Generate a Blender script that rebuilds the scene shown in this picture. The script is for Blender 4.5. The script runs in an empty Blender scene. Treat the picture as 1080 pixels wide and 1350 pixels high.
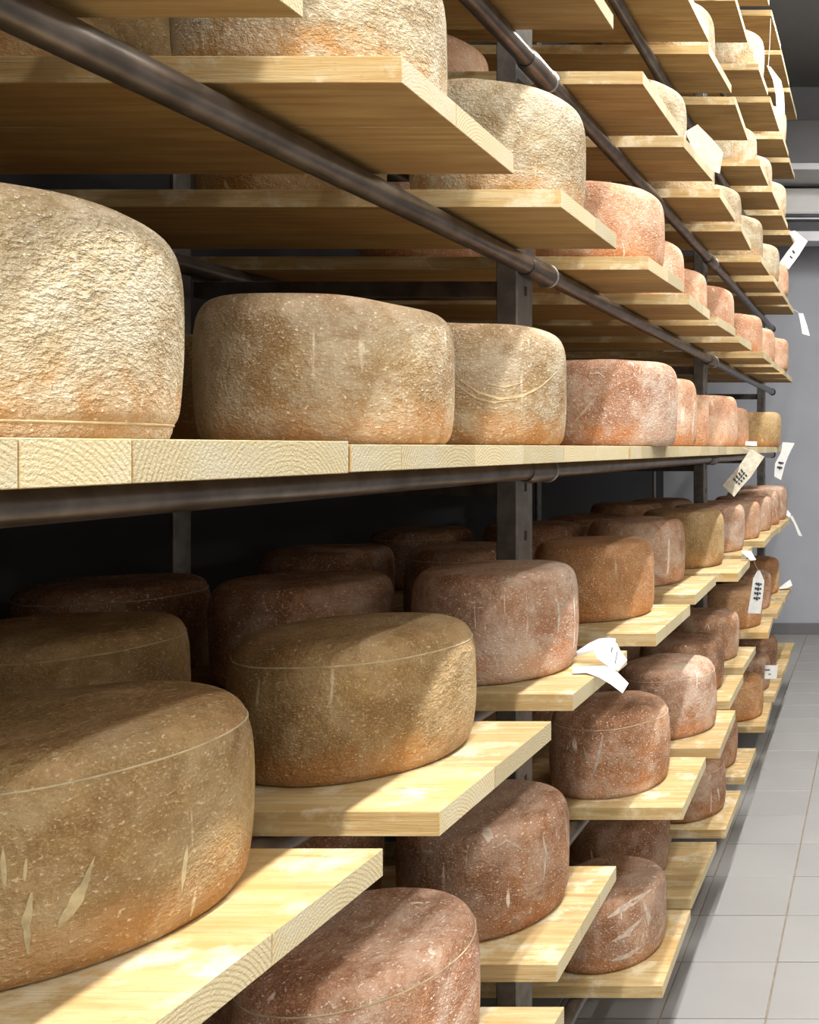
import bpy, bmesh, math, random
from mathutils import Vector, noise
random.seed(7)
S = bpy.context.scene
C = S.collection

# ------------------------------------------------------------------ camera
F, VX, VY = 1180.0, 1160.0, 590.0          # focal length and vanishing point, photo pixels
CAMZ = 1.5
cd = bpy.data.cameras.new('camera'); cam = bpy.data.objects.new('camera', cd); C.objects.link(cam)
cam.location = (0, 0, CAMZ); cam.rotation_euler = (math.pi/2, 0, 0)
cd.sensor_width = 36; cd.lens = F/1350*36
cd.shift_x = (540-VX)/1350; cd.shift_y = (VY-675)/1350
cd.clip_start = 0.05
S.camera = cam
# ------------------------------------------------------------------ world, exposure
w = bpy.data.worlds.new('world'); S.world = w; w.use_nodes = True
w.node_tree.nodes['Background'].inputs[0].default_value = (0.6, 0.62, 0.66, 1)
w.node_tree.nodes['Background'].inputs[1].default_value = 0.03
S.view_settings.view_transform = 'Standard'; S.view_settings.look = 'None'
S.view_settings.gamma = 1; S.view_settings.use_curve_mapping = False
S.view_settings.exposure = -0.74
LAMP_Z = 4.05
LAMP_ROWS = ((0.12, 0.06, 138.0), (1.15, 0.12, 26.0))     # x, width, power of each tube row; the second row is added fill
LAMP_Y = (-1.4, 0.4, 2.2, 4.0)
LAMP_GAIN = (2.2, 1.0, 1.0, 1.25)          # the pair behind the camera is boosted as added fill

# ------------------------------------------------------------------ material helpers
class NT:
    def __init__(s, name):
        s.m = bpy.data.materials.new(name); s.m.use_nodes = True
        s.t = s.m.node_tree; s.b = s.t.nodes['Principled BSDF']
    def n(s, typ, **kw):
        nd = s.t.nodes.new(typ)
        for k, v in kw.items(): setattr(nd, k, v)
        return nd
    def l(s, a, b): s.t.links.new(a, b)
    def math(s, op, a, b=None, clamp=False):
        nd = s.n('ShaderNodeMath', operation=op, use_clamp=clamp)
        for i, v in enumerate((a, b)):
            if v is None: continue
            if isinstance(v, (int, float)): nd.inputs[i].default_value = v
            else: s.l(v, nd.inputs[i])
        return nd.outputs[0]
    def noise(s, vec, scale, detail=4, rough=0.55, dist=0.0):
        nd = s.n('ShaderNodeTexNoise'); nd.inputs['Scale'].default_value = scale
        nd.inputs['Detail'].default_value = detail; nd.inputs['Roughness'].default_value = rough
        nd.inputs['Distortion'].default_value = dist; s.l(vec, nd.inputs['Vector']); return nd.outputs['Fac']
    def smooth(s, v, lo, hi):
        nd = s.n('ShaderNodeMapRange', interpolation_type='SMOOTHSTEP')
        nd.inputs['From Min'].default_value = lo; nd.inputs['From Max'].default_value = hi
        s.l(v, nd.inputs['Value']); return nd.outputs[0]
    def mix(s, f, a, b):
        nd = s.n('ShaderNodeMix', data_type='RGBA')
        for sock, v in ((nd.inputs['Factor'], f), (nd.inputs['A'], a), (nd.inputs['B'], b)):
            pass
        fi = nd.inputs[0]; ai = nd.inputs[6]; bi = nd.inputs[7]
        for sock, v in ((fi, f), (ai, a), (bi, b)):
            if isinstance(v, (int, float)): sock.default_value = v
            elif isinstance(v, tuple): sock.default_value = (*v, 1)
            else: s.l(v, sock)
        return nd.outputs[2]
    def coords(s, scale=(1, 1, 1), rnd=40.0):
        tc = s.n('ShaderNodeTexCoord'); oi = s.n('ShaderNodeObjectInfo')
        r = s.math('MULTIPLY', oi.outputs['Random'], rnd)
        cb = s.n('ShaderNodeCombineXYZ'); s.l(r, cb.inputs[0]); s.l(r, cb.inputs[1]); s.l(r, cb.inputs[2])
        mp = s.n('ShaderNodeMapping'); mp.inputs['Scale'].default_value = scale
        s.l(tc.outputs['Object'], mp.inputs['Vector'])
        ad = s.n('ShaderNodeVectorMath', operation='ADD'); s.l(mp.outputs[0], ad.inputs[0]); s.l(cb.outputs[0], ad.inputs[1])
        return ad.outputs[0], tc, oi
    def scaled(s, vec, sc):
        mp = s.n('ShaderNodeMapping'); mp.inputs['Scale'].default_value = sc; s.l(vec, mp.inputs['Vector']); return mp.outputs[0]
    def bump(s, h, dist, strength=1.0):
        nd = s.n('ShaderNodeBump'); nd.inputs['Distance'].default_value = dist; nd.inputs['Strength'].default_value = strength
        s.l(h, nd.inputs['Height']); s.l(nd.outputs[0], s.b.inputs['Normal'])
    def col(s, c):
        if isinstance(c, tuple): s.b.inputs['Base Color'].default_value = (*c, 1)
        else: s.l(c, s.b.inputs['Base Color'])
    def rough(s, v): s.b.inputs['Roughness'].default_value = v

def plain(name, c, rough=0.6, metal=0.0, grain=0.0, gscale=30):
    t = NT(name); t.rough(rough); t.b.inputs['Metallic'].default_value = metal
    v, tc, oi = t.coords()
    n = t.noise(v, gscale, 5)
    f = t.smooth(n, 0.3, 0.7)
    t.col(t.mix(f, tuple(x*(1-grain) for x in c), tuple(min(1, x*(1+grain)) for x in c)))
    return t.m

def wood_mat():
    t = NT('pine_wood'); t.rough(0.72)
    v, tc, oi = t.coords()
    g = t.noise(t.scaled(v, (1.6, 26, 26)), 3.0, 6, 0.6, 0.25)
    fine = t.noise(t.scaled(v, (6, 160, 160)), 3.0, 3)
    blot = t.noise(t.scaled(v, (1, 2.2, 2.2)), 5.0, 3)
    wear = t.noise(t.scaled(v, (1, 1.3, 1.3)), 14.0, 6, 0.65)
    c = t.mix(t.smooth(g, 0.30, 0.70), (0.345, 0.218, 0.076), (0.49, 0.375, 0.195))
    c = t.mix(t.math('MULTIPLY', t.smooth(fine, 0.48, 0.72), 0.40), c, (0.33, 0.21, 0.085))
    c = t.mix(t.math('MULTIPLY', t.smooth(blot, 0.48, 0.72), 0.6), c, (0.47, 0.275, 0.085))
    c = t.mix(t.math('MULTIPLY', t.smooth(wear, 0.50, 0.66), 0.60), c, (0.62, 0.56, 0.41))
    spot = t.noise(v, 95.0, 4, 0.7)
    c = t.mix(t.math('MULTIPLY', t.smooth(spot, 0.58, 0.70), 0.35), c, (0.28, 0.18, 0.08))
    # knots
    vo = t.n('ShaderNodeTexVoronoi'); vo.inputs['Scale'].default_value = 3.0
    t.l(t.scaled(v, (1, 2.4, 2.4)), vo.inputs['Vector'])
    c = t.mix(t.math('MULTIPLY', t.math('SUBTRACT', 1.0, t.smooth(vo.outputs['Distance'], 0.03, 0.085)), 0.75), c, (0.20, 0.10, 0.035))
    # end grain: growth rings on the sawn end
    sx = t.n('ShaderNodeSeparateXYZ'); t.l(tc.outputs['Object'], sx.inputs[0])
    yy = t.math('ADD', sx.outputs[1], t.math('MULTIPLY', t.math('SUBTRACT', oi.outputs['Random'], 0.5), 0.10))
    zz = t.math('ADD', sx.outputs[2], 0.045)
    rr = t.math('SQRT', t.math('ADD', t.math('MULTIPLY', yy, yy), t.math('MULTIPLY', zz, zz)))
    rr = t.math('ADD', rr, t.math('MULTIPLY', t.noise(v, 40, 2), 0.003))
    ring = t.math('SINE', t.math('MULTIPLY', rr, 1500.0))
    ce = t.mix(t.smooth(ring, -0.2, 1.0), (0.52, 0.45, 0.285), (0.42, 0.325, 0.165))
    ce = t.mix(t.math('MULTIPLY', t.smooth(blot, 0.45, 0.7), 0.5), ce, (0.50, 0.46, 0.35))
    sn = t.n('ShaderNodeSeparateXYZ'); t.l(tc.outputs['Normal'], sn.inputs[0])
    end = t.smooth(t.math('ABSOLUTE', sn.outputs[0]), 0.7, 0.8)
    # the underside gets its shade in the colour, a browner tone
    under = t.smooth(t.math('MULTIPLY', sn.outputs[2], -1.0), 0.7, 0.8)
    under_shade = t.mix(t.smooth(g, 0.30, 0.70), (0.285, 0.165, 0.050), (0.41, 0.270, 0.100))
    under_shade = t.mix(t.math('MULTIPLY', t.smooth(blot, 0.45, 0.72), 0.6), under_shade, (0.26, 0.130, 0.038))
    c = t.mix(under, c, under_shade)
    # per board tone
    tone = t.math('ADD', t.math('MULTIPLY', oi.outputs['Random'], 0.3), 0.85)
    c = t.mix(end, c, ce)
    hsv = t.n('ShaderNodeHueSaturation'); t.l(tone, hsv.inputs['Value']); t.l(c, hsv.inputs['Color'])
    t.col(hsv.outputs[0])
    t.bump(t.math('ADD', t.math('MULTIPLY', g, 0.6), fine), 0.0012, 0.6)
    return t.m

def cheese_mat(name, dark, mid, mold, low, moldamt=0.5, speck=0.5, scratch=0.4, rough_bump=1.0):
    t = NT(name); t.rough(0.82)
    v, tc, oi = t.coords()
    big = t.noise(v, 7, 5, 0.6, 0.4)
    med = t.noise(v, 26, 6, 0.65, 0.3)
    fine = t.noise(v, 110, 4, 0.6)
    pits = t.noise(t.scaled(v, (1, 1, 1.6)), 210, 3, 0.6)
    c = t.mix(t.smooth(big, 0.32, 0.66), dark, mid)
    grain = t.noise(v, 460, 2, 0.6)
    c = t.mix(t.math('MULTIPLY', t.smooth(grain, 0.50, 0.66), 0.45), c, mold)
    c = t.mix(t.math('MULTIPLY', t.smooth(fine, 0.45, 0.68), 0.45), c, dark)
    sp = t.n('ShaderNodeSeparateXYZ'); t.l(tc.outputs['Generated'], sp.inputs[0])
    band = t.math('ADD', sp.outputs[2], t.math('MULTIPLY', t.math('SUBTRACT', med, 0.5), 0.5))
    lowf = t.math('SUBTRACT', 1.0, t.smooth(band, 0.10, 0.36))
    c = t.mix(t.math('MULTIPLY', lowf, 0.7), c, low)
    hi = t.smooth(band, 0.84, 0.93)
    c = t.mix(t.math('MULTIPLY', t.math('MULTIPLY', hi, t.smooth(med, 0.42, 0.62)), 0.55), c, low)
    # mould bloom
    m = t.math('MULTIPLY', t.smooth(t.math('ADD', t.math('MULTIPLY', med, 0.6), t.math('MULTIPLY', big, 0.4)), 0.50-0.16*moldamt, 0.66), moldamt)
    c = t.mix(m, c, mold)
    huge = t.noise(v, 4.2, 3, 0.55, 0.8)
    c = t.mix(t.math('MULTIPLY', t.smooth(huge, 0.50, 0.66), 0.45*moldamt+0.12), c, mold)
    c = t.mix(t.math('MULTIPLY', t.smooth(t.noise(v, 13, 5, 0.7, 0.5), 0.56, 0.68), 0.5), c, dark)
    # white specks
    s2 = t.math('MULTIPLY', t.smooth(pits, 0.60, 0.68), speck)
    c = t.mix(s2, c, tuple(min(1, x*1.35+0.08) for x in mold))
    # scratches where the wheel was handled
    sc = t.noise(t.scaled(v, (1, 1, 0.10)), 62, 3, 0.5, 0.6)
    sm = t.math('MULTIPLY', t.smooth(sc, 0.655, 0.70), t.smooth(t.noise(v, 9, 2), 0.50, 0.58))
    c = t.mix(t.math('MULTIPLY', sm, scratch), c, tuple(min(1, x*1.2+0.12) for x in mold))
    tone = t.math('ADD', t.math('MULTIPLY', oi.outputs['Random'], 0.22), 0.9)
    hsv = t.n('ShaderNodeHueSaturation'); t.l(tone, hsv.inputs['Value']); t.l(c, hsv.inputs['Color'])
    t.col(hsv.outputs[0])
    h = t.math('ADD', t.math('MULTIPLY', pits, 0.7), t.math('ADD', fine, t.math('MULTIPLY', med, 1.2)))
    t.bump(h, 0.0045*rough_bump, 0.8)
    return t.m

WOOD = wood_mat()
CH = {
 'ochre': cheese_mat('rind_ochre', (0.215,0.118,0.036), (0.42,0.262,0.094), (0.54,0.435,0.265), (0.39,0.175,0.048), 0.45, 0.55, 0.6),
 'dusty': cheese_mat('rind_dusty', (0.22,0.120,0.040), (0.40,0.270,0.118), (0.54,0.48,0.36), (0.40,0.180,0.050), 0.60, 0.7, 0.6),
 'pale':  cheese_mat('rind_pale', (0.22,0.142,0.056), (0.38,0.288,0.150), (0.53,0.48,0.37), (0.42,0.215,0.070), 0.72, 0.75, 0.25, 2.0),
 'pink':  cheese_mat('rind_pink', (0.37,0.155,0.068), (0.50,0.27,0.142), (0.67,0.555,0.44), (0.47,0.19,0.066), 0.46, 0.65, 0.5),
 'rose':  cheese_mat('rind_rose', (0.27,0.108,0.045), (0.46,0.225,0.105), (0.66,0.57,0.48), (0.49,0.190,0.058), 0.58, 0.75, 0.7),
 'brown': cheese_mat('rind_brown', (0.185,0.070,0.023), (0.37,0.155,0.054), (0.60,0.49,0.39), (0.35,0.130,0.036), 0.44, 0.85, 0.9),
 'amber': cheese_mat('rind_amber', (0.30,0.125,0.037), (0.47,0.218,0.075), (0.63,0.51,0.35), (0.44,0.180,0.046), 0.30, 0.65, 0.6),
}
SEAM = plain('seam_rind', (0.50,0.40,0.25), 0.8, 0, 0.2, 60)
STEEL = plain('dark_steel', (0.15,0.13,0.118), 0.32, 0.8, 0.3, 18)
RIM = plain('bare_steel_rim', (0.30,0.29,0.28), 0.35, 0.9, 0.1, 40)
GALV = plain('post_steel', (0.16,0.148,0.136), 0.5, 0.55, 0.25, 25)
HOLE = plain('hole_dark', (0.02,0.016,0.014), 0.9)
PAPER = plain('tag_paper', (0.66,0.66,0.64), 0.85, 0, 0.06, 60)
PAPER2 = plain('tag_paper_aged', (0.62,0.57,0.46), 0.85, 0, 0.15, 60)
INK = plain('tag_ink', (0.03,0.03,0.045), 0.8)
TWINE = plain('tag_twine', (0.62,0.56,0.45), 0.9, 0, 0.1, 200)
WALLM = plain('wall_paint', (0.36,0.37,0.41), 0.75, 0, 0.04, 3)
WALLR = plain('wall_paint_white', (0.82,0.81,0.79), 0.8, 0, 0.03, 3)
WALLL = plain('wall_paint_shade', (0.025,0.025,0.027), 0.85, 0, 0.05, 3)  # near-black put in the paint for the unlit space behind the rack
WALLB = plain('wall_paint_beige', (0.36,0.345,0.32), 0.8, 0, 0.04, 3)
WALLD = plain('blocker_charcoal', (0.05,0.05,0.052), 0.85, 0, 0.05, 3)
CEIL = plain('ceiling_panel', (0.30,0.30,0.30), 0.8, 0, 0.04, 3)
DUCT = plain('duct_grey', (0.16,0.16,0.165), 0.6, 0.2, 0.05, 5)
BEAMD = plain('beam_black', (0.05,0.05,0.055), 0.5, 0.3, 0.1, 8)
BEAML = plain('beam_zinc', (0.62,0.62,0.64), 0.5, 0.2, 0.05, 8)
TILE = plain('floor_tile_glaze', (0.285,0.277,0.268), 0.42, 0, 0.045, 2.5)
GROUT = plain('floor_grout', (0.23,0.185,0.13), 0.9, 0, 0.2, 20)

# ------------------------------------------------------------------ mesh helpers
def obj(name, me, mat, parent=None, loc=(0, 0, 0), rotz=0.0):
    o = bpy.data.objects.new(name, me); C.objects.link(o)
    if mat and not me.materials: me.materials.append(mat)
    o.location = loc; o.rotation_euler[2] = rotz
    if parent: o.parent = parent
    return o
def empty(name, loc=(0, 0, 0), rotz=0.0):
    o = bpy.data.objects.new(name, None); C.objects.link(o); o.empty_display_size = 0.05
    o.location = loc; o.rotation_euler[2] = rotz; return o
def tag(o, label, cat, group=None):
    o['label'] = label; o['category'] = cat
    if group: o['group'] = group
    return o
def mesh(name, V, Fc, smooth=False):
    me = bpy.data.meshes.new(name); me.from_pydata(V, [], Fc); me.update()
    if smooth:
        for p in me.polygons: p.use_smooth = True
    return me
def box_data(V, Fc, x0, x1, y0, y1, z0, z1):
    b = len(V)
    V += [(x0,y0,z0),(x1,y0,z0),(x1,y1,z0),(x0,y1,z0),(x0,y0,z1),(x1,y0,z1),(x1,y1,z1),(x0,y1,z1)]
    Fc += [tuple(b+i for i in f) for f in ((3,2,1,0),(4,5,6,7),(0,1,5,4),(1,2,6,5),(2,3,7,6),(3,0,4,7))]
def box_mesh(name, x0, x1, y0, y1, z0, z1, bevel=0.0):
    V, Fc = [], []; box_data(V, Fc, x0, x1, y0, y1, z0, z1)
    me = mesh(name, V, Fc)
    if bevel:
        bm = bmesh.new(); bm.from_mesh(me)
        bmesh.ops.bevel(bm, geom=list(bm.edges), offset=bevel, segments=1, affect='EDGES')
        bm.to_mesh(me); bm.free()
    return me
def tube_mesh(name, path, r, seg=20, cap=True):
    V, Fc = [], []; n = len(path); path = [Vector(p) for p in path]
    rs = r if isinstance(r, (list, tuple)) else [r]*n
    for i, p in enumerate(path):
        d = (path[min(i+1, n-1)]-path[max(i-1, 0)]).normalized()
        a = d.cross(Vector((0, 0, 1)))
        if a.length < 1e-4: a = d.cross(Vector((1, 0, 0)))
        a.normalize(); b = a.cross(d)
        for k in range(seg):
            t = 2*math.pi*k/seg
            V.append(tuple(p+(a*math.cos(t)+b*math.sin(t))*rs[i]))
    for i in range(n-1):
        for k in range(seg):
            k2 = (k+1) % seg
            Fc.append((i*seg+k, i*seg+k2, (i+1)*seg+k2, (i+1)*seg+k))
    if cap:
        Fc.append(tuple(range(seg-1, -1, -1))); Fc.append(tuple((n-1)*seg+k for k in range(seg)))
    me = mesh(name, V, Fc, True)
    me.set_sharp_from_angle(angle=0.9)
    return me
def W(px, py, d):
    return Vector(((px-VX)*d/F, d, CAMZ-(py-VY)*d/F))

# ------------------------------------------------------------------ the room
Y0, Y1, XL, XR, CZ = -2.4, 7.2, -1.74, 1.6, 4.4
def struct(name, me, mat):
    o = obj(name, me, mat); o['kind'] = 'structure'; return o
floor = struct('floor', box_mesh('floor', XL-.1, XR+.1, Y0-.1, Y1+.1, -0.12, -0.004), GROUT)
TW, TD, G = 0.2807, 0.2597, 0.0045
tile_me = box_mesh('tile', -(TW-G)/2, (TW-G)/2, -(TD-G)/2, (TD-G)/2, -0.008, 0.0, 0.0012); tile_me.materials.append(TILE)
V, Fc = [], []
i0, i1 = math.floor((XL+.299)/TW), math.ceil((XR+.299)/TW)
j0, j1 = math.floor((Y0-2.352)/TD), math.ceil((Y1-2.352)/TD)
for i in range(i0, i1):
    for j in range(j0, j1):
        cx, cy = -0.299+(i+.5)*TW, 2.352+(j+.5)*TD
        near = (-3 <= i <= 3) and (cy > 1.4)
        x0, x1 = max(cx-TW/2+G/2, XL), min(cx+TW/2-G/2, XR); y0, y1 = max(cy-TD/2+G/2, Y0), min(cy+TD/2-G/2, Y1)
        full = x1-x0 > TW-2*G and y1-y0 > TD-2*G
        if near and full:
            obj('tile', tile_me, None, floor, (cx, cy, random.uniform(-.0006, .0006)))
        elif x1-x0 > .01 and y1-y0 > .01:
            box_data(V, Fc, x0, x1, y0, y1, -0.008, 0.0)
tf = obj('tile_field', mesh('tile_field', V, Fc), TILE, floor); tf['kind'] = 'stuff'
struct('ceiling', box_mesh('ceiling', XL-.1, XR+.1, Y0-.1, Y1+.1, CZ, CZ+.1), CEIL)
struct('wall_end', box_mesh('wall_end', XL-.1, XR+.1, Y1, Y1+.1, 0, CZ), WALLM)
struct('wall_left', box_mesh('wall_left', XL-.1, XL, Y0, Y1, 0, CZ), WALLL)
struct('wall_right', box_mesh('wall_right', XR, XR+.1, Y0, Y1, 0, CZ), WALLB)
struct('wall_back', box_mesh('wall_back', XL-.1, XR+.1, Y0-.1, Y0, 0, CZ), WALLR)
struct('wall_near_blocker', box_mesh('wall_near_blocker', XL-.1, -.42, -.75, -.60, 0, CZ), WALLD)  # unseen wall added to keep light out of the rack's near end
struct('baseboard_end', box_mesh('baseboard_end', XL, XR, Y1-.015, Y1, 0, 0.09, .003), DUCT)
# overhead duct and steel beam crossing the end of the room
duct = empty('air_duct', (0, 6.75, 3.53)); tag(duct, 'dark grey air duct crossing high before the end wall', 'duct')
obj('duct_body', box_mesh('duct_body', XL, XR, -.2, .2, 0.05, .37, .006), DUCT, duct)
obj('duct_flange', box_mesh('duct_flange', XL, XR, -.215, .215, 0.0, .05, .004), BEAML, duct)
beam = empty('steel_beam', (0, 6.85, 3.06)); tag(beam, 'black steel beam with pale lower flange across the end wall', 'beam')
obj('web', box_mesh('web', XL, XR, -.05, .05, 0.075, .19, .002), BEAMD, beam)
obj('flange', box_mesh('flange', XL, XR, -.09, .09, 0.0, .075, .002), BEAML, beam)
obj('upper_flange', box_mesh('upper_flange', XL, XR, -.09, .09, 0.165, .178, .002), BEAML, beam)
obj('top_strip', box_mesh('top_strip', XL, XR, -.06, .06, 0.19, .215, .002), BEAMD, beam)

unit = empty('lit_wall_panel', (0, 7.05, 3.31)); tag(unit, 'long pale panel added as the lit band of the end wall', 'wall_panel')  # pale panel added where the end wall shows a lit band
obj('panel_body', box_mesh('panel_body', XL+.05, XR-.05, -.15, .14, 0.0, .19, .006), WALLR, unit)
obj('panel_lip', box_mesh('panel_lip', XL+.05, XR-.05, -.16, .14, -.02, 0, .003), BEAML, unit)

# ------------------------------------------------------------------ aisle lamps, with an added fill row
def emit(name, c, s):
    t = NT(name); t.b.inputs['Emission Color'].default_value = (*c, 1); t.b.inputs['Emission Strength'].default_value = s; return t.m
TUBE = emit('lamp_tube_glow', (1.0, 0.96, 0.90), 6.0)
lbody = box_mesh('housing', -.07, .07, -.75, .75, .03, .10, .006); lbody.materials.append(WALLR)
ltube = tube_mesh('tube', [(0, -.72, .015), (0, .72, .015)], .014, 12); ltube.materials.append(TUBE)
where = ('behind the camera', 'just ahead of the camera', 'halfway along the rack', 'nearest the end wall')
for row, (lx, lw, lp) in enumerate(LAMP_ROWS):
    for k, y in enumerate(LAMP_Y):
        e = empty('ceiling_lamp', (lx, y, LAMP_Z))
        tag(e, 'long tube lamp hung over the %s, %s' % (('aisle', 'right wall side as added fill')[row], where[k]), 'lamp', 'ceiling tube lamps')
        obj('housing', lbody, None, e); obj('tube', ltube, None, e)
        for s in (-.6, .6):
            obj('hanger', tube_mesh('hanger', [(0, s, .1), (0, s, CZ-LAMP_Z)], .004, 6), STEEL, e)
        ld = bpy.data.lights.new('lamp_light', 'AREA'); ld.shape = 'RECTANGLE'; ld.size = lw; ld.size_y = 1.44
        ld.energy = lp*LAMP_GAIN[k]; ld.color = (1.0, 0.985, 0.955)
        lo = bpy.data.objects.new('lamp_light', ld); C.objects.link(lo); lo.parent = e; lo.location = (0, 0, -.004)

# ------------------------------------------------------------------ the rack frame
SP, TH = 0.405, 0.028                      # shelf spacing, plank thickness
def ztop(L): return CAMZ + SP*L + (0.003 if L == 0 else 0.0)
RAILX, REARX, RR = -0.69, -1.36, 0.0185
POSTS = (-0.10, 1.79, 3.69, 5.60)
rack = empty('cheese_rack', (-1.0, 2.5, 0)); tag(rack, 'tall dark steel pipe rack carrying the plank shelves', 'rack')
def rk(o): o.location = Vector(o.location) - rack.location; o.parent = rack; return o
for xi, x in enumerate((RAILX, REARX)):
    for y in POSTS:
        p = rk(obj('post', box_mesh('post', -.0215 if xi == 0 else -.006, .0215 if xi == 0 else .006, 0, .08 if xi == 0 else .045, 0, 3.55, .003), GALV, None, (x-.0565, y, 0)))
        if xi == 0 and y > 0.5:
            bolt = bpy.data.meshes.get('bolt_hole') or box_mesh('bolt_hole', 0, .0008, -.006, .006, -.010, .010, .0003)
            if not bolt.materials: bolt.materials.append(HOLE)
            z = .22
            while z < 3.5:
                obj('bolt_hole', bolt, None, p, (.0214, .042, z)); z += .10
for L in range(-3, 6):
    z = ztop(L)-TH-RR-.0015
    for x, front in ((RAILX, True), (REARX, False)):
        ends = [-.55, 1.855, 3.70, 5.75]
        for a, b in zip(ends[:-1], ends[1:]):
            dz = -.019 if (front and a < 0 and L >= 1) else 0.0     # the nearest upper rails hang a little low at their near end
            r = rk(obj('rail', tube_mesh('rail', [(0, 0, dz), (0, b-a, 0)], RR, 20), STEEL, None, (x, a, z)))
            if front and b < 5.7:
                ln = b-a
                obj('coupling', tube_mesh('coupling', [(0, ln-.115, -.002), (0, ln-.10, -.002), (0, ln-.002, -.002)], [RR+.001, .0235, .0235], 20), STEEL, r)
                ring = [(0.0225*math.cos(t), ln+.001, -.002+0.0225*math.sin(t)) for t in [2*math.pi*k/24 for k in range(25)]]
                obj('rim_ring', tube_mesh('rim_ring', ring, .0035, 8, False), RIM, r)
            if front and b > 5.7:
                obj('end_cap', tube_mesh('end_cap', [(0, b-a-.03, 0), (0, b-a+.004, 0)], .0225, 20), HOLE, r)
        # cross arm under the shelf at each post
    for y in POSTS[1:]:
        rk(obj('cross_bar', box_mesh('cross_bar', REARX-.03, RAILX-.08, .02, .06, -.035, -.002, .002), STEEL, None, (0, y, z-RR)))

# ------------------------------------------------------------------ shelf planks
LV = {-3:'bottom shelf', -2:'second shelf from bottom', -1:'first shelf below eye level', 0:'eye-level shelf', 1:'first shelf above eye level',
      2:'second shelf above eye level', 3:'third shelf above eye level', 4:'fourth shelf above eye level', 5:'topmost shelf'}
ORD = ['nearest','second','third','fourth','fifth','sixth','seventh','eighth','ninth','tenth','eleventh','twelfth','thirteenth']
# level: list of (near edge d0, far edge d1, x of end near, x of end far)
PL = {
 1: [(.46,.786,-.505,-.506),(.925,1.235,-.494,-.505),(1.404,1.70,-.50,-.50),(1.898,2.18,-.491,-.478),(2.36,2.646,-.502,-.502),(2.77,3.04,-.50,-.49),(3.22,3.49,-.505,-.50),(3.775,4.06,-.49,-.49),(4.20,4.50,-.50,-.50),(4.60,4.88,-.50,-.50),(4.92,5.2,-.507,-.507)],
 2: [(.92,1.23,-.50,-.50),(1.36,1.676,-.50,-.4985),(1.926,2.245,-.51,-.504),(2.33,2.63,-.51,-.49),(2.80,3.10,-.50,-.50),(3.24,3.55,-.50,-.51),(3.775,4.07,-.50,-.50),(4.22,4.52,-.50,-.50),(4.62,4.90,-.50,-.50),(4.97,5.27,-.505,-.505)],
 3: [(1.40,1.70,-.5,-.5),(1.88,2.18,-.5,-.5),(2.30,2.62,-.51,-.50),(2.70,3.0,-.515,-.497),(3.10,3.46,-.50,-.51),(3.775,4.06,-.505,-.505),(4.16,4.47,-.50,-.50),(4.58,4.87,-.50,-.50),(5.0,5.28,-.50,-.50)],
 4: [(2.75,3.05,-.51,-.51),(3.19,3.52,-.515,-.52),(3.775,4.05,-.51,-.506),(4.13,4.51,-.505,-.504),(4.62,4.91,-.50,-.50),(5.0,5.31,-.505,-.505)],
 5: [(3.2,3.5,-.5,-.5),(3.775,4.05,-.5,-.5),(4.14,4.50,-.50,-.497),(4.55,4.97,-.50,-.502),(5.03,5.45,-.505,-.505)],
 0: [(.44,.843,-.50,-.50),(.846,1.258,-.50,-.50),(1.261,1.785,-.502,-.50),(1.788,2.08,-.498,-.50),(2.084,2.50,-.50,-.503),(2.503,2.92,-.50,-.50),(2.923,3.34,-.50,-.50),(3.36,3.685,-.51,-.51),(3.688,4.0,-.505,-.505),(4.003,4.187,-.505,-.505),(4.19,4.60,-.505,-.505)],
 -1: [(.58,.905,-.512,-.502),(.996,1.325,-.490,-.486),(1.47,1.786,-.504,-.504),(1.947,2.31,-.487,-.489),(2.464,2.82,-.508,-.516),(2.885,3.25,-.457,-.471),(3.36,3.67,-.52,-.522),(3.87,4.20,-.50,-.51),(4.22,4.55,-.515,-.515),(4.56,4.85,-.51,-.51),(4.86,5.16,-.514,-.514)],
 -2: [(.98,1.297,-.462,-.457),(1.402,1.733,-.505,-.51),(2.013,2.343,-.443,-.455),(2.41,2.76,-.43,-.445),(2.86,3.19,-.48,-.486),(3.30,3.64,-.504,-.504),(3.92,4.28,-.488,-.51),(4.37,4.74,-.50,-.51),(4.82,5.2,-.51,-.513)],
 -3: [(1.07,1.37,-.5,-.5),(1.46,1.77,-.5,-.5),(2.02,2.354,-.49,-.497),(2.41,2.758,-.507,-.503),(2.845,3.17,-.49,-.491),(3.30,3.618,-.497,-.50),(3.90,4.27,-.50,-.515),(4.37,4.72,-.515,-.515),(4.78,5.15,-.52,-.52),(5.26,5.57,-.53,-.53)],
}
XBACK = -1.54
EXTRA = {-1: (-.42,.07), -2: (-.42,.05,.51), -3: (-.42,.05,.55), 0: (-.43,0.01), 1: (-.44,.02), 2: (-.44,.02,.47), 3: (-.44,.02,.47,.92), 4: (-.44,.02,.47,.92,1.38,1.90,2.32), 5: (-.44,.02,.47,.92,1.38,1.90,2.32,2.76)}
SPOT = ['one', 'two', 'three', 'four', 'five', 'six', 'seven', 'eight', 'nine', 'ten']
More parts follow.
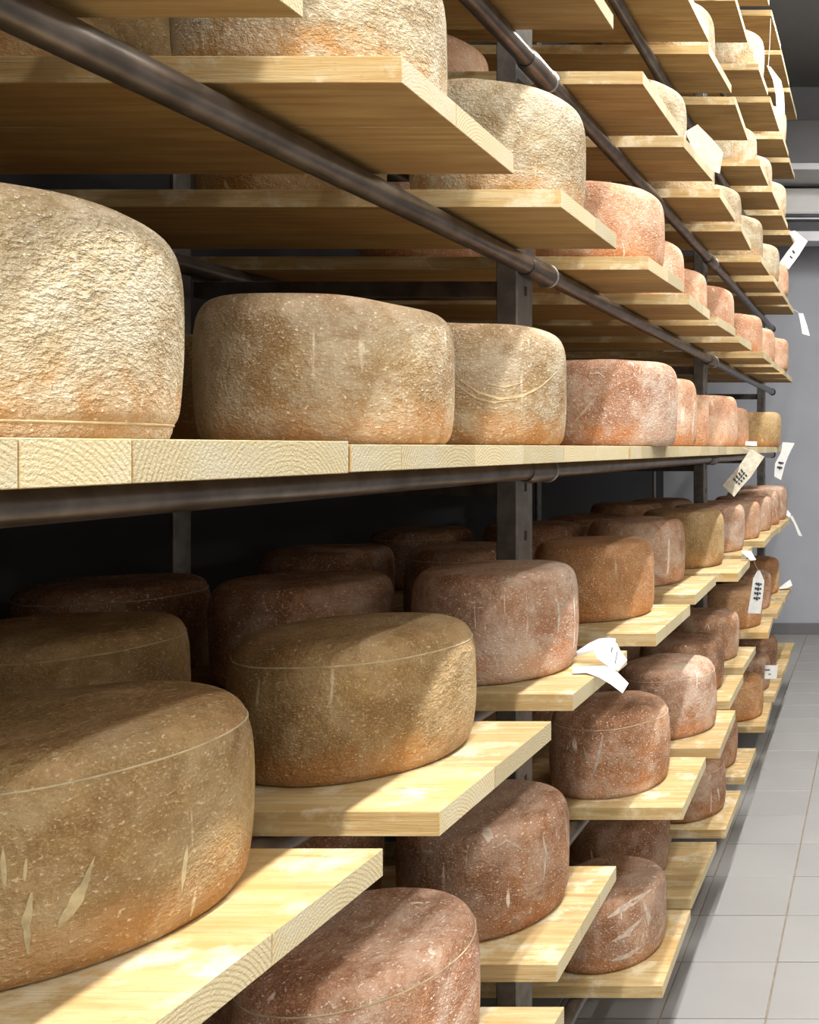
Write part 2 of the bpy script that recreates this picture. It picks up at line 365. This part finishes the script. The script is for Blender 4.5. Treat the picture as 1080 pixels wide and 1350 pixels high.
for L, rows in PL.items():
    ex = [(d, d+(.40 if L == 0 and d > 0 else .31), -.5, -.5) for d in EXTRA.get(L, ())]
    hid = sum(1 for r in rows if (L > 0 and (SP*L-TH)*F/r[1] > 588) or (L < 0 and -SP*L*F/r[1] > 760))   # out of the frame
    for k, (d0, d1, xa, xb) in enumerate(rows+ex):
        th = TH if L != 0 else (.030 if k == 0 else .0265)
        pk = empty('shelf_plank', (-.5, d0, ztop(L)-(th if (L, k) != (0, 0) else .0272)))
        if hid <= k < len(rows): lab = 'pine shelf plank, %s from the camera on the %s' % (ORD[k-hid], LV[L])
        else:
            before = hid-k if k < hid else hid+len(rows)+len(ex)-k
            lab = 'pine plank beside the camera, %s before nearest, %s' % (SPOT[before-1], LV[L])
        tag(pk, lab, 'plank', 'pine shelf planks')
        wd = d1-d0; n = 3 if wd > .36 or random.random() < .5 else 2
        cuts = [0]+sorted(wd*(i+random.uniform(-.18, .18))/n for i in range(1, n))+[wd]
        if (L, k) == (0, 0): cuts = [0, .08, .159, wd]
        if (L, k) == (0, 2): cuts = [0, .16, .316, wd]
        short = (L == 0 and abs(d0-1.788) < .01) or (L == 0 and abs(d0-3.688) < .01)
        if short: cuts = [0, .088, .2, wd]
        if (L, k) == (0, 1): cuts = [0, .09, .26, wd]
        for c0, c1 in zip(cuts[:-1], cuts[1:]):
            f0, f1 = c0/wd, c1/wd
            e0, e1 = xa+(xb-xa)*f0, xa+(xb-xa)*f1
            xb0 = -.715 if (short and c0 == 0) else XBACK      # notched round the rack post
            g = .0003; V, Fc = [], []
            cy = (c0+c1)/2; cx = (e0+xb0)/2
            y0, y1 = c0+g-cy, c1-g-cy
            V = [(xb0-cx, y0, 0), (e0-cx, y0, 0), (e1-cx, y1, 0), (xb0-cx, y1, 0), (xb0-cx, y0, th), (e0-cx, y0, th), (e1-cx, y1, th), (xb0-cx, y1, th)]
            me = mesh('board', V, [(3,2,1,0),(4,5,6,7),(0,1,5,4),(1,2,6,5),(2,3,7,6),(3,0,4,7)])
            bm = bmesh.new(); bm.from_mesh(me)
            bmesh.ops.bevel(bm, geom=list(bm.edges), offset=.0007, segments=1, affect='EDGES'); bm.to_mesh(me); bm.free()
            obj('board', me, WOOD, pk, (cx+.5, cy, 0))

# ------------------------------------------------------------------ cheese wheels
def catmull(P, sub=4):
    out = []
    for i in range(len(P)-1):
        p0, p1, p2, p3 = P[max(i-1, 0)], P[i], P[i+1], P[min(i+2, len(P)-1)]
        for s in range(sub):
            t = s/sub
            out.append(tuple(0.5*((2*b)+(c-a)*t+(2*a-5*b+4*c-d)*t*t+(3*b-a-3*c+d)*t**3) for a, b, c, d in zip(p0, p1, p2, p3)))
    out.append(P[-1]); return out
def profile(style):
    # (radius, height) with R=1, H=1, from bottom centre to top centre; edges scaled for a wheel of .141 x .172 m
    if style == 'seam':
        P = [(.0,0),(.6,0),(.87,.0),(.935,.025),(.975,.10),(.998,.3),(1.0,.52),(.99,.72),(.972,.82),(.962,.855)]
        Q = [(.962,.855),(.935,.91),(.87,.962),(.74,.99),(.45,1.0),(0,1.0)]
        return catmull(P)+catmull(Q)[1:]
    if style == 'rim':      # moulded line near the base, high rounded shoulders
        P = [(0,0),(.6,0),(.90,0),(.945,.02),(.958,.07)]
        Q = [(.958,.07),(.985,.13),(1.0,.32),(1.005,.55),(.995,.75),(.955,.89),(.87,.97),(.72,1.0),(.4,1.0),(0,1.0)]
        return catmull(P)+catmull(Q)[1:]
    P = [(0,0),(.6,0),(.86,0),(.935,.03),(.975,.12),(.995,.3),(1.0,.52),(.995,.74),(.968,.88),(.90,.965),(.78,.995),(.45,1.0),(0,1.0)]
    return catmull(P)
NS = 72
def wheel_mesh(style, R, H, seed):
    pr = profile(style); V, Fc = [], []
    for (r, z) in pr[1:-1]:
        for k in range(NS):
            t = 2*math.pi*k/NS
            a, b = math.cos(t), math.sin(t)
            nz = noise.noise(Vector((a*1.3+seed*7.1, b*1.3, z*1.1+seed)))*.018 + noise.noise(Vector((a*4+seed, b*4+3.3, z*3)))*.006
            rr = R*r*(1+nz); hh = H*z
            if z > .5: hh += H*.02*noise.noise(Vector((a*r*1.6, b*r*1.6, seed*3.7)))*(z-.5)*2
            V.append((rr*a, rr*b, hh))
    n = len(pr)-2
    for i in range(n-1):
        for k in range(NS):
            k2 = (k+1) % NS
            Fc.append((i*NS+k, i*NS+k2, (i+1)*NS+k2, (i+1)*NS+k))
    Fc.append(tuple(range(NS-1, -1, -1)))
    V.append((0, 0, H)); c = len(V)-1
    for k in range(NS): Fc.append(((n-1)*NS+k, (n-1)*NS+(k+1) % NS, c))
    me = mesh('aged_cheese', V, Fc, True)
    sm = None
    if style in ('seam', 'rim'):
        zt = .855 if style == 'seam' else .07
        i = min(range(len(pr)), key=lambda q: abs(pr[q][1]-zt)+(0 if pr[q][0] > .9 else 9))-1
        ring = [Vector(V[i*NS+k % NS]) for k in range(NS+1)]
        sm = tube_mesh('seam', ring, .0010, 6, False)
        sm.materials.append(SEAM)
    return me, sm
LOOK = {'ochre':'ochre-brown','dusty':'dusty ochre','pale':'pale ochre','pink':'pinkish orange','rose':'rosy mould-dusted','brown':'dark brown','amber':'amber brown'}
R0 = .141
def tangent_x(ur, d, R=R0):            # where the wheel stands so that its right side is seen where it is seen
    a = (VX-ur)/F
    return -a*d - R*math.sqrt(1+a*a)
# level: front row (d, x of right silhouette, height, look, style[, radius])
FR = {
 1: [(.63,None,.17,'pale','round'),(1.08,590,.18,'pale','round'),(1.55,773,.187,'pale','round'),(2.04,877,.167,'pink','round'),(2.52,902,.165,'pink','round'),(2.92,933,.15,'pink','round'),(3.36,968,.172,'pink','round'),(3.90,1006,.166,'pink','round'),(4.36,1022,.166,'pink','round'),(4.75,1040,.166,'pink','round')],
 2: [(1.08,None,.17,'pale','round'),(2.48,905,.17,'pale','round'),(2.95,942,.17,'pale','round'),(3.41,978,.17,'pale','round'),(3.93,1006,.175,'pale','round'),(4.38,1028,.17,'pale','round'),(4.80,1040,.168,'pink','round')],
 3: [(1.55,None,.17,'pale','round'),(2.46,None,.17,'pale','round'),(2.85,943,.17,'pale','round'),(3.92,998,.17,'pale','round'),(4.32,1018,.17,'pale','round'),(4.74,1037,.16,'pale','round')],
 4: [(2.9,None,.17,'pale','round'),(3.91,1008,.17,'pale','round'),(4.76,1037,.16,'pale','round')],
 5: [(3.91,1018,.17,'pale','round')],
 0: [(.675,240,.178,'pale','rim'),(1.150,600,.176,'dusty','round',.143),(1.48,747,.19,'dusty','round'),(2.03,893,.185,'rose','round'),(2.50,920,.187,'pink','round'),(2.92,935,.165,'pink','round'),(3.33,973,.175,'pink','round'),(3.93,988,.17,'pink','round'),(4.42,1030,.168,'ochre','round')],
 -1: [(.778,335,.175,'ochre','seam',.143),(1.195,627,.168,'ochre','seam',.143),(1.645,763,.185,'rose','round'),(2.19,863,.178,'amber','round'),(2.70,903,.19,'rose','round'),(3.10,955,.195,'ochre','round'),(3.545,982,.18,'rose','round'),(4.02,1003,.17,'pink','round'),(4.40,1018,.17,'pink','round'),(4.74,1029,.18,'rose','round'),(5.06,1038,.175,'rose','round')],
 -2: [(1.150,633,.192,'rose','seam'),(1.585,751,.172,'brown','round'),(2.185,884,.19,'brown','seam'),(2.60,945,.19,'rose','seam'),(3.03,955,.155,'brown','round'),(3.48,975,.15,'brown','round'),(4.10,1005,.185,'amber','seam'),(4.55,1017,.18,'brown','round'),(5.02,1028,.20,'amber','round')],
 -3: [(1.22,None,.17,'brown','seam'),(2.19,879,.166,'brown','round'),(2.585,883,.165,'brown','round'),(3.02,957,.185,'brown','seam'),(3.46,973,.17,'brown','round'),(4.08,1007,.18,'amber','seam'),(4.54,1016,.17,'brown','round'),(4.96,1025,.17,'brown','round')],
}
# further rows deeper in the rack: (d, x centre, height, look)
BK = {
 1: [(1.09,-1.03,.17,'ochre'),(1.56,-1.02,.17,'ochre'),(2.03,-1.02,.17,'pink'),(2.50,-1.04,.17,'pink'),(2.9,-1.03,.16,'pink')],
 2: [(2.10,-1.07,.125,'pink'),(2.48,-1.05,.16,'pink'),(2.95,-1.03,.16,'pink')],
 0: [(.66,-1.05,.17,'ochre'),(1.09,-1.06,.15,'ochre'),(1.47,-1.03,.16,'ochre'),(1.9,-1.0,.17,'amber'),(2.40,-1.03,.17,'pink'),(2.9,-1.03,.16,'pink'),(3.35,-1.02,.16,'pink')],
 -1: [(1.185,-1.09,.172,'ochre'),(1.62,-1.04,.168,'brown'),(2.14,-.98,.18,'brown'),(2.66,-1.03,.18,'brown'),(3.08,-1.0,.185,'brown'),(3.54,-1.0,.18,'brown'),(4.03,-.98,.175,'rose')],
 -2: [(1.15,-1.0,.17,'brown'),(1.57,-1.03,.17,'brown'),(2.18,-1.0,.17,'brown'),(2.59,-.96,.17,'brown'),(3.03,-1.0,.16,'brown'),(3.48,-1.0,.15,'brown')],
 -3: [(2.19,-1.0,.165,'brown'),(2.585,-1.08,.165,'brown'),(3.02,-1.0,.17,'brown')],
}
TR = {-1: [(1.62,-1.385,.165,'brown'),(2.14,-1.32,.17,'brown'),(2.66,-1.36,.17,'brown')]}
cache = {}
def add_wheel(L, d, x, H, look, style, R, label, rot):
    key = (style, round(R, 3), round(H*50), random.randint(0, 1))
    if key not in cache: cache[key] = wheel_mesh(style, R, round(H*50)/50 if False else H, len(cache)*1.37+.5)
    me, sm = cache[key]
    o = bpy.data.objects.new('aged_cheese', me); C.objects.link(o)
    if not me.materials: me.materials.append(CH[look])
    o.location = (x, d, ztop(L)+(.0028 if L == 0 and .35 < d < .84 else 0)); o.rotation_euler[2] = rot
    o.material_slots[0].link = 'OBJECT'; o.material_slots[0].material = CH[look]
    tag(o, label, 'cheese', 'cheese wheels ageing on the rack')
    if sm: obj('seam', sm, None, o)
    ALL.append((L, row_of[0], d, o))
    return o
ALL, row_of = [], ['']
for L in FR:
    for row, data in (('front', FR[L]), ('second', BK.get(L, [])), ('third', TR.get(L, []))):
        for k, it in enumerate(data):
            if row == 'front':
                d, ur, H, look, style = it[:5]; R = it[5] if len(it) > 5 else R0
                x = -.69 if ur is None else tangent_x(ur, d, R)
            else:
                d, x, H, look = it; R = R0; style = 'seam' if (L < 0 and k % 2 == 0) else 'round'
            hid = sum(1 for q in data if (L > 0 and SP*L*F/(q[0]+R0) > 588) or (L < 0 and (-SP*L-q[2 if row == 'front' else 2])*F/(q[0]+R0) > 758))
            if k >= hid: label = '%s cheese wheel, %s from camera in %s row, %s' % (LOOK[look], ORD[k-hid], row, LV[L])
            else: label = '%s cheese wheel in %s row overhead, %s before nearest, %s' % (LOOK[look], row, SPOT[hid-k-1], LV[L]) if L > 0 else '%s cheese wheel low beside the camera, %s row, %s before nearest' % (LOOK[look], row, SPOT[hid-k-1])
            row_of[0] = row
            add_wheel(L, d, x, H, look, style, R, label, random.uniform(0, 6.28))

# scraped patches and scratches in the rind of some wheels
from mathutils.bvhtree import BVHTree
SCRAPE = plain('scraped_rind', (0.46,0.375,0.215), 0.85, 0, 0.22, 90)
SCRAPEW = plain('scraped_white_rind', (0.46,0.37,0.29), 0.85, 0, 0.2, 90)
def scrape(L, d, strips, mat):
    o = next(q[3] for q in ALL if q[0] == L and q[1] == 'front' and abs(q[2]-d) < .002)
    rz, loc = o.rotation_euler[2], o.location
    from mathutils import Matrix
    M = Matrix.Translation(loc) @ Matrix.Rotation(rz, 4, 'Z'); Mi = M.inverted()
    me = o.data
    bv = BVHTree.FromPolygons([M @ v.co for v in me.vertices], [p.vertices[:] for p in me.polygons])
    org = Vector((0, 0, CAMZ))
    for A, B in strips:
        n = len(A); m = 4*(n-1)+1; V, Fc = [], []; ok = True
        for i in range(m):
            f = i/4; a = min(int(f), n-2); f -= a
            w = math.sin(math.pi*(i+.35)/(m-.3))**.7*.5*(1+.5*noise.noise(Vector((i*1.7, A[0][0], 9))))
            for Q0, Q1 in ((A, B), (B, A)):
                Q = [(p[0]*(.5+w)+q[0]*(.5-w), p[1]*(.5+w)+q[1]*(.5-w)) for p, q in zip(Q0, Q1)]
                px = Q[a][0]+(Q[a+1][0]-Q[a][0])*f+noise.noise(Vector((i*.9, Q0[0][0], 1)))*1.4
                py = Q[a][1]+(Q[a+1][1]-Q[a][1])*f+noise.noise(Vector((i*.9, Q0[0][1], 5)))*1.0
                hit = bv.ray_cast(org, (W(px, py, 1)-org).normalized())
                if hit[0] is None: ok = False; break
                V.append(hit[0]+hit[1]*.0007); V.append(hit[0]-hit[1]*.0006)
            if not ok: break
        if not ok: continue
        V = [tuple(Mi @ v) for v in V]
        for i in range(m-1):
            a, b = 4*i, 4*i+4
            Fc += [(a, a+2, b+2, b), (a, b, b+1, a+1), (a+2, a+3, b+3, b+2)]
        Fc += [(0, 1, 3, 2), (4*m-4, 4*m-2, 4*m-1, 4*m-3)]
        obj('scraped_patch', mesh('scraped_patch', V, Fc), mat, o)
scrape(-1, .778, [([(123,1128),(105,1165),(85,1195),(66,1222)], [(126,1130),(116,1170),(103,1200),(88,1222)]),
    ([(1,1120),(1,1150),(3,1165)], [(7,1118),(9,1150),(8,1180)]), ([(32,1132),(30,1160)], [(38,1132),(34,1163)]),
    ([(36,1180),(28,1215),(33,1258)], [(48,1172),(42,1210),(41,1255)]), ([(244,1115),(239,1150),(238,1178)], [(249,1113),(245,1150),(240,1178)])], SCRAPE)
scrape(0, 1.48, [([(606,499),(630,515),(660,524),(690,520),(715,507),(733,490)], [(606,502),(630,519),(660,528),(690,523.5),(715,510),(735,491)]),
    ([(606,510),(630,524),(652,529),(680,527)], [(606,512.5),(630,527),(652,532),(682,528)]),
    ([(640,505),(665,509),(690,504)], [(640,506.5),(665,511),(690,505)])], SCRAPE)
scrape(-2, 1.585, [([(631,1090),(636,1100),(641,1110)], [(651,1091),(650,1102),(647,1112)]), ([(653,1116),(668,1106),(690,1119)], [(654,1119),(668,1109),(689,1122)]),
    ([(714,1100),(718,1125),(716,1160)], [(717,1100),(721,1125),(718,1160)]), ([(556,1120),(566,1121),(574,1122)], [(556,1123),(566,1125),(574,1124)])], SCRAPEW)
scrape(0, 2.03, [([(784,523),(770,540),(757,555)], [(787,525),(773,542),(759,557)]), ([(770,518),(780,517),(790,520)], [(770,521),(780,522),(790,522)]),
    ([(778,492),(790,490),(798,497)], [(779,494),(790,492.5),(797,499)])], SCRAPEW)
scrape(-1, 1.645, [([(583,757),(610,752),(640,756)], [(583,760),(610,755),(640,758.5)]), ([(650,770),(672,764),(695,769)], [(650,772),(672,767),(695,772)]),
    ([(733,788),(736,810),(734,835)], [(736,788),(738.5,810),(736.5,835)])], SCRAPEW)
scrape(-2, 2.185, [([(768,985),(773,1000),(777,1008)], [(771,984),(776,1000),(779,1008)]), ([(792,968),(790,985),(786,1005),(778,1030)], [(797,968),(794,985),(789,1006),(780,1030)])], SCRAPEW)
scrape(-3, 2.19, [([(798,1208),(826,1190),(858,1170)], [(803,1213),(832,1196),(861,1174)]), ([(806,1240),(826,1228),(846,1208)], [(808,1243),(829,1233),(849,1211)]),
    ([(806,1264),(828,1257),(845,1246)], [(808,1269),(830,1262),(847,1249)]), ([(846,1190),(852,1205),(853,1222)], [(851,1190),(857,1205),(856,1222)])], SCRAPEW)

# wheels on the shelves beside the camera, where the rack runs on out of the frame
for L in (-3, -2, -1, 0, 1):
    for k, d in enumerate((.22, -.25)):
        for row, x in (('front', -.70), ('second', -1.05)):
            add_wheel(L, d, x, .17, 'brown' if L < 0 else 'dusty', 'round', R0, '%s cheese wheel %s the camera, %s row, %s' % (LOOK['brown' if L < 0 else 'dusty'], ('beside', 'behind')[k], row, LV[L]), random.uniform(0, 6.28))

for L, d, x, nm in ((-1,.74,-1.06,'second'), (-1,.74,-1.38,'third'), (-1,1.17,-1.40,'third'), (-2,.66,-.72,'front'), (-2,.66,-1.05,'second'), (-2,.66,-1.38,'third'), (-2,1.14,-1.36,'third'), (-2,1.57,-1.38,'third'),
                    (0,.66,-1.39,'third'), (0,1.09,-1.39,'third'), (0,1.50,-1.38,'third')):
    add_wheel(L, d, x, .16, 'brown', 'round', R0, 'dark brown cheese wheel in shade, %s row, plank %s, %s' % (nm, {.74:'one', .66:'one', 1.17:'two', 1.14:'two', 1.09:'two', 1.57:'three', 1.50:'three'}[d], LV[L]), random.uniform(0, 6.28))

# ------------------------------------------------------------------ paper tags
def ribbon(name, A, B, mat, parent=None, th=.0007):
    A = [W(*p) for p in A]; B = [W(*p) for p in B]; n = len(A); V, Fc = [], []
    for i in range(n):
        t = (A[min(i+1, n-1)]-A[max(i-1, 0)]); nn = t.cross(B[i]-A[i]).normalized()*th/2
        V += [tuple(A[i]+nn), tuple(B[i]+nn), tuple(A[i]-nn), tuple(B[i]-nn)]
    for i in range(n-1):
        a, b = 4*i, 4*i+4
        Fc += [(a, a+1, b+1, b), (a+2, b+2, b+3, a+3), (a, b, b+2, a+2), (a+1, a+3, b+3, b+1)]
    Fc += [(0, 2, 3, 1), (4*n-4, 4*n-3, 4*n-1, 4*n-2)]
    return obj(name, mesh(name, V, Fc), mat, parent)
def bil(A, B, s, t):
    n = len(A)-1; i = min(int(s*n), n-1); f = s*n-i
    P = lambda Q: W(*Q[i]).lerp(W(*Q[i+1]), f)
    return P(A).lerp(P(B), t)
def marks(par, A, B, items, off=.0025):
    V, Fc = [], []
    for (s0, t0, s1, t1, wd) in items:          # pen strokes on the tag
        p, q = bil(A, B, s0, t0), bil(A, B, s1, t1)
        p, q = p+Vector((off*.3, -off, 0)), q+Vector((off*.3, -off, 0))
        dr = (q-p).normalized(); sd = dr.cross(Vector((0, 1, 0))).normalized()*wd/2
        b = len(V)
        for z in (Vector((0, 0, 0)), Vector((0, .0003, 0))):
            V += [tuple(p-sd+z), tuple(p+sd+z), tuple(q+sd+z), tuple(q-sd+z)]
        Fc += [tuple(b+i for i in f) for f in ((0,1,2,3),(7,6,5,4),(0,4,5,1),(1,5,6,2),(2,6,7,3),(3,7,4,0))]
    return obj('writing', mesh('writing', V, Fc), INK, par)
def finish(e, kids):
    for k in kids:
        k.parent = e; k.location = Vector(k.location)-e.location
def papertag(label, base, parts, writing=None, string=None, mat=PAPER):
    e = empty('paper_tag', W(*base)); tag(e, label, 'tag', 'paper tags on the shelves')
    ks = []
    for (A, B, *m) in parts:
        ks.append(ribbon('paper', A, B, m[0] if m else mat))
    if writing: ks.append(marks(None, *writing))
    if string: ks.append(obj('string', tube_mesh('string', [W(*p) for p in string], .0012, 6), TWINE))
    finish(e, ks); return e
def dd(pts, d): return [(x, y, d) if len(p) == 2 else p for p in pts for x, y in [p[:2]]]
def rows_of_marks(n, s0, s1, wd):
    it = []
    for i in range(n):
        s = s0+(s1-s0)*(i+.5)/n
        it += [(s, .25, s+.02, .45, wd), (s-.02, .52, s+.05, .56, wd), (s, .64, s+.01, .80, wd)]
    return it
# crumpled tag and ribbon on the plank below eye level
A1 = [(755,881,1.615),(770,878.5,1.625),(798,878,1.60),(815,887,1.575),(829,901,1.555)]
B1 = [(755,888,1.595),(773,887,1.595),(790,893,1.575),(805,902,1.55),(821,914,1.535)]
A2 = [(757,861,1.70),(777,848,1.69),(790,842,1.68),(802,841,1.67),(812,842,1.665)]
B2 = [(759,866,1.69),(783,858,1.64),(788,868,1.63),(799,876,1.62),(807,884,1.615)]
A3 = [(806,843,1.665),(814,849,1.67),(818,858,1.68),(827,870,1.69)]
B3 = [(800,876,1.62),(806,883,1.615),(811,884,1.63),(815,884,1.65)]
papertag('crumpled white paper tag with pen marks and curling ribbon on plank edge', (790,880,1.62), [(A1, B1), (A2, B2), (A3, B3)],
         (A3, B3, [(.1,.25,.1,.4,.004),(.25,.3,.3,.75,.002),(.45,.2,.5,.7,.002),(.1,.42,.2,.44,.003)]))
A = dd([(990,592),(976,612),(964,627),(953,640)], 3.26); B = dd([(1008,602),(990,629),(979,641),(968,655)], 3.26)
papertag('beige paper tag with dark print hanging from the eye-level shelf', (998,597,3.26), [(A, B)], (A, B, rows_of_marks(4, .35, .72, .006)), string=[(977,589,3.28),(986,593,3.27),(997,598,3.262)], mat=PAPER2)
papertag('small folded white paper scrap on the eye-level plank end', (990,586,3.30), [(dd([(983,582),(998,582)], 3.28), dd([(983,587),(998,588)], 3.27))])
A = dd([(1032,583),(1030,596),(1022,611),(1021,628)], 4.44); B = dd([(1048,584),(1040,600),(1035,613),(1030,633)], 4.44)
papertag('white paper tag with dark print hanging before the end wall', (1040,584,4.44), [(A, B)], (A, B, rows_of_marks(2, .55, .8, .009)), string=[(1026,590,4.45),(1032,586,4.445),(1039,585,4.442)])
A = dd([(1041,680),(1047,690),(1053,706)], 5.1); B = dd([(1045,680),(1050,690),(1058,707)], 5.1)
papertag('thin white paper strip curling off the far plank end', (1041,680,5.1), [(A, B), (dd([(1036,672),(1039,673),(1043,678)], 5.08), dd([(1036,679),(1038,680),(1041,682)], 5.06))])
A = dd([(999,752),(993,763),(990,785),(986,808)], 3.82); B = dd([(1002,752),(1008,766),(1006,786),(1003,809)], 3.82)
papertag('white paper tag with handwriting hanging on string before amber wheel', (1000,752,3.82), [(A, B)], (A, B, rows_of_marks(4, .36, .75, .008)), string=[(994,738,3.27),(996,745,3.5),(1000,752,3.82)])
papertag('small white paper scrap on the plank edge under rosy wheels', (990,733,3.23), [(dd([(978,727),(990,726),(997,738)], 3.22), dd([(980,730),(986,735),(990,739)], 3.2))])
papertag('white folded paper wedge on the farthest plank, second shelf from bottom', (1038,768,5.15), [(dd([(1028,774.5),(1036,768),(1042,764)], 5.12), dd([(1028,776.5),(1038,775.5),(1045,772)], 5.08))])
A = dd([(1009,877),(1008,895)], 4.22); B = dd([(1026,877),(1024,895)], 4.22)
papertag('square white label with black lines beside the lowest wheels', (1016,895,4.22), [(A, B)], (A, B, [(.33,.0,.33,.4,.005),(.65,.3,.65,.5,.004)]))
A = dd([(903,174),(914,196),(926,212),(941,226)], 2.36); B = dd([(920,164),(938,182),(954,201),(949,229)], 2.36)
papertag('large crumpled translucent paper tag high on the second shelf', (905,180,2.36), [(A, B)], string=[(902,182,2.34),(904,176,2.352),(907,174,2.358)], mat=PAPER2)
A = dd([(1011,86),(1019,105),(1023,125),(1024,146)], 4.11); B = dd([(1016,88),(1030,106),(1034,125),(1035,150)], 4.11)
papertag('bright white paper tag hanging from the fourth shelf above eye level', (1013,87,4.11), [(A, B)], string=[(1016.5,21,4.16),(1015,60,4.13),(1013,88,4.108)])
A = dd([(1040,306),(1049,318),(1038,332),(1028,346)], 4.95); B = dd([(1048,304),(1065,318),(1054,336),(1040,355)], 4.95)
papertag('white paper tag tilted across the dark beam, from third shelf', (1040,306,4.95), [(A, B)], (A, B, [(.6,.3,.66,.6,.01),(.75,.4,.78,.7,.008)]))
A = dd([(1053,413),(1056,428),(1058,440)], 5.2); B = dd([(1059,413),(1064,428),(1068,443)], 5.2)
papertag('narrow white paper tag hanging by string off the far plank', (1055,413,5.2), [(A, B)], string=[(1043,408,5.2),(1050,410,5.2),(1055,414,5.2)])
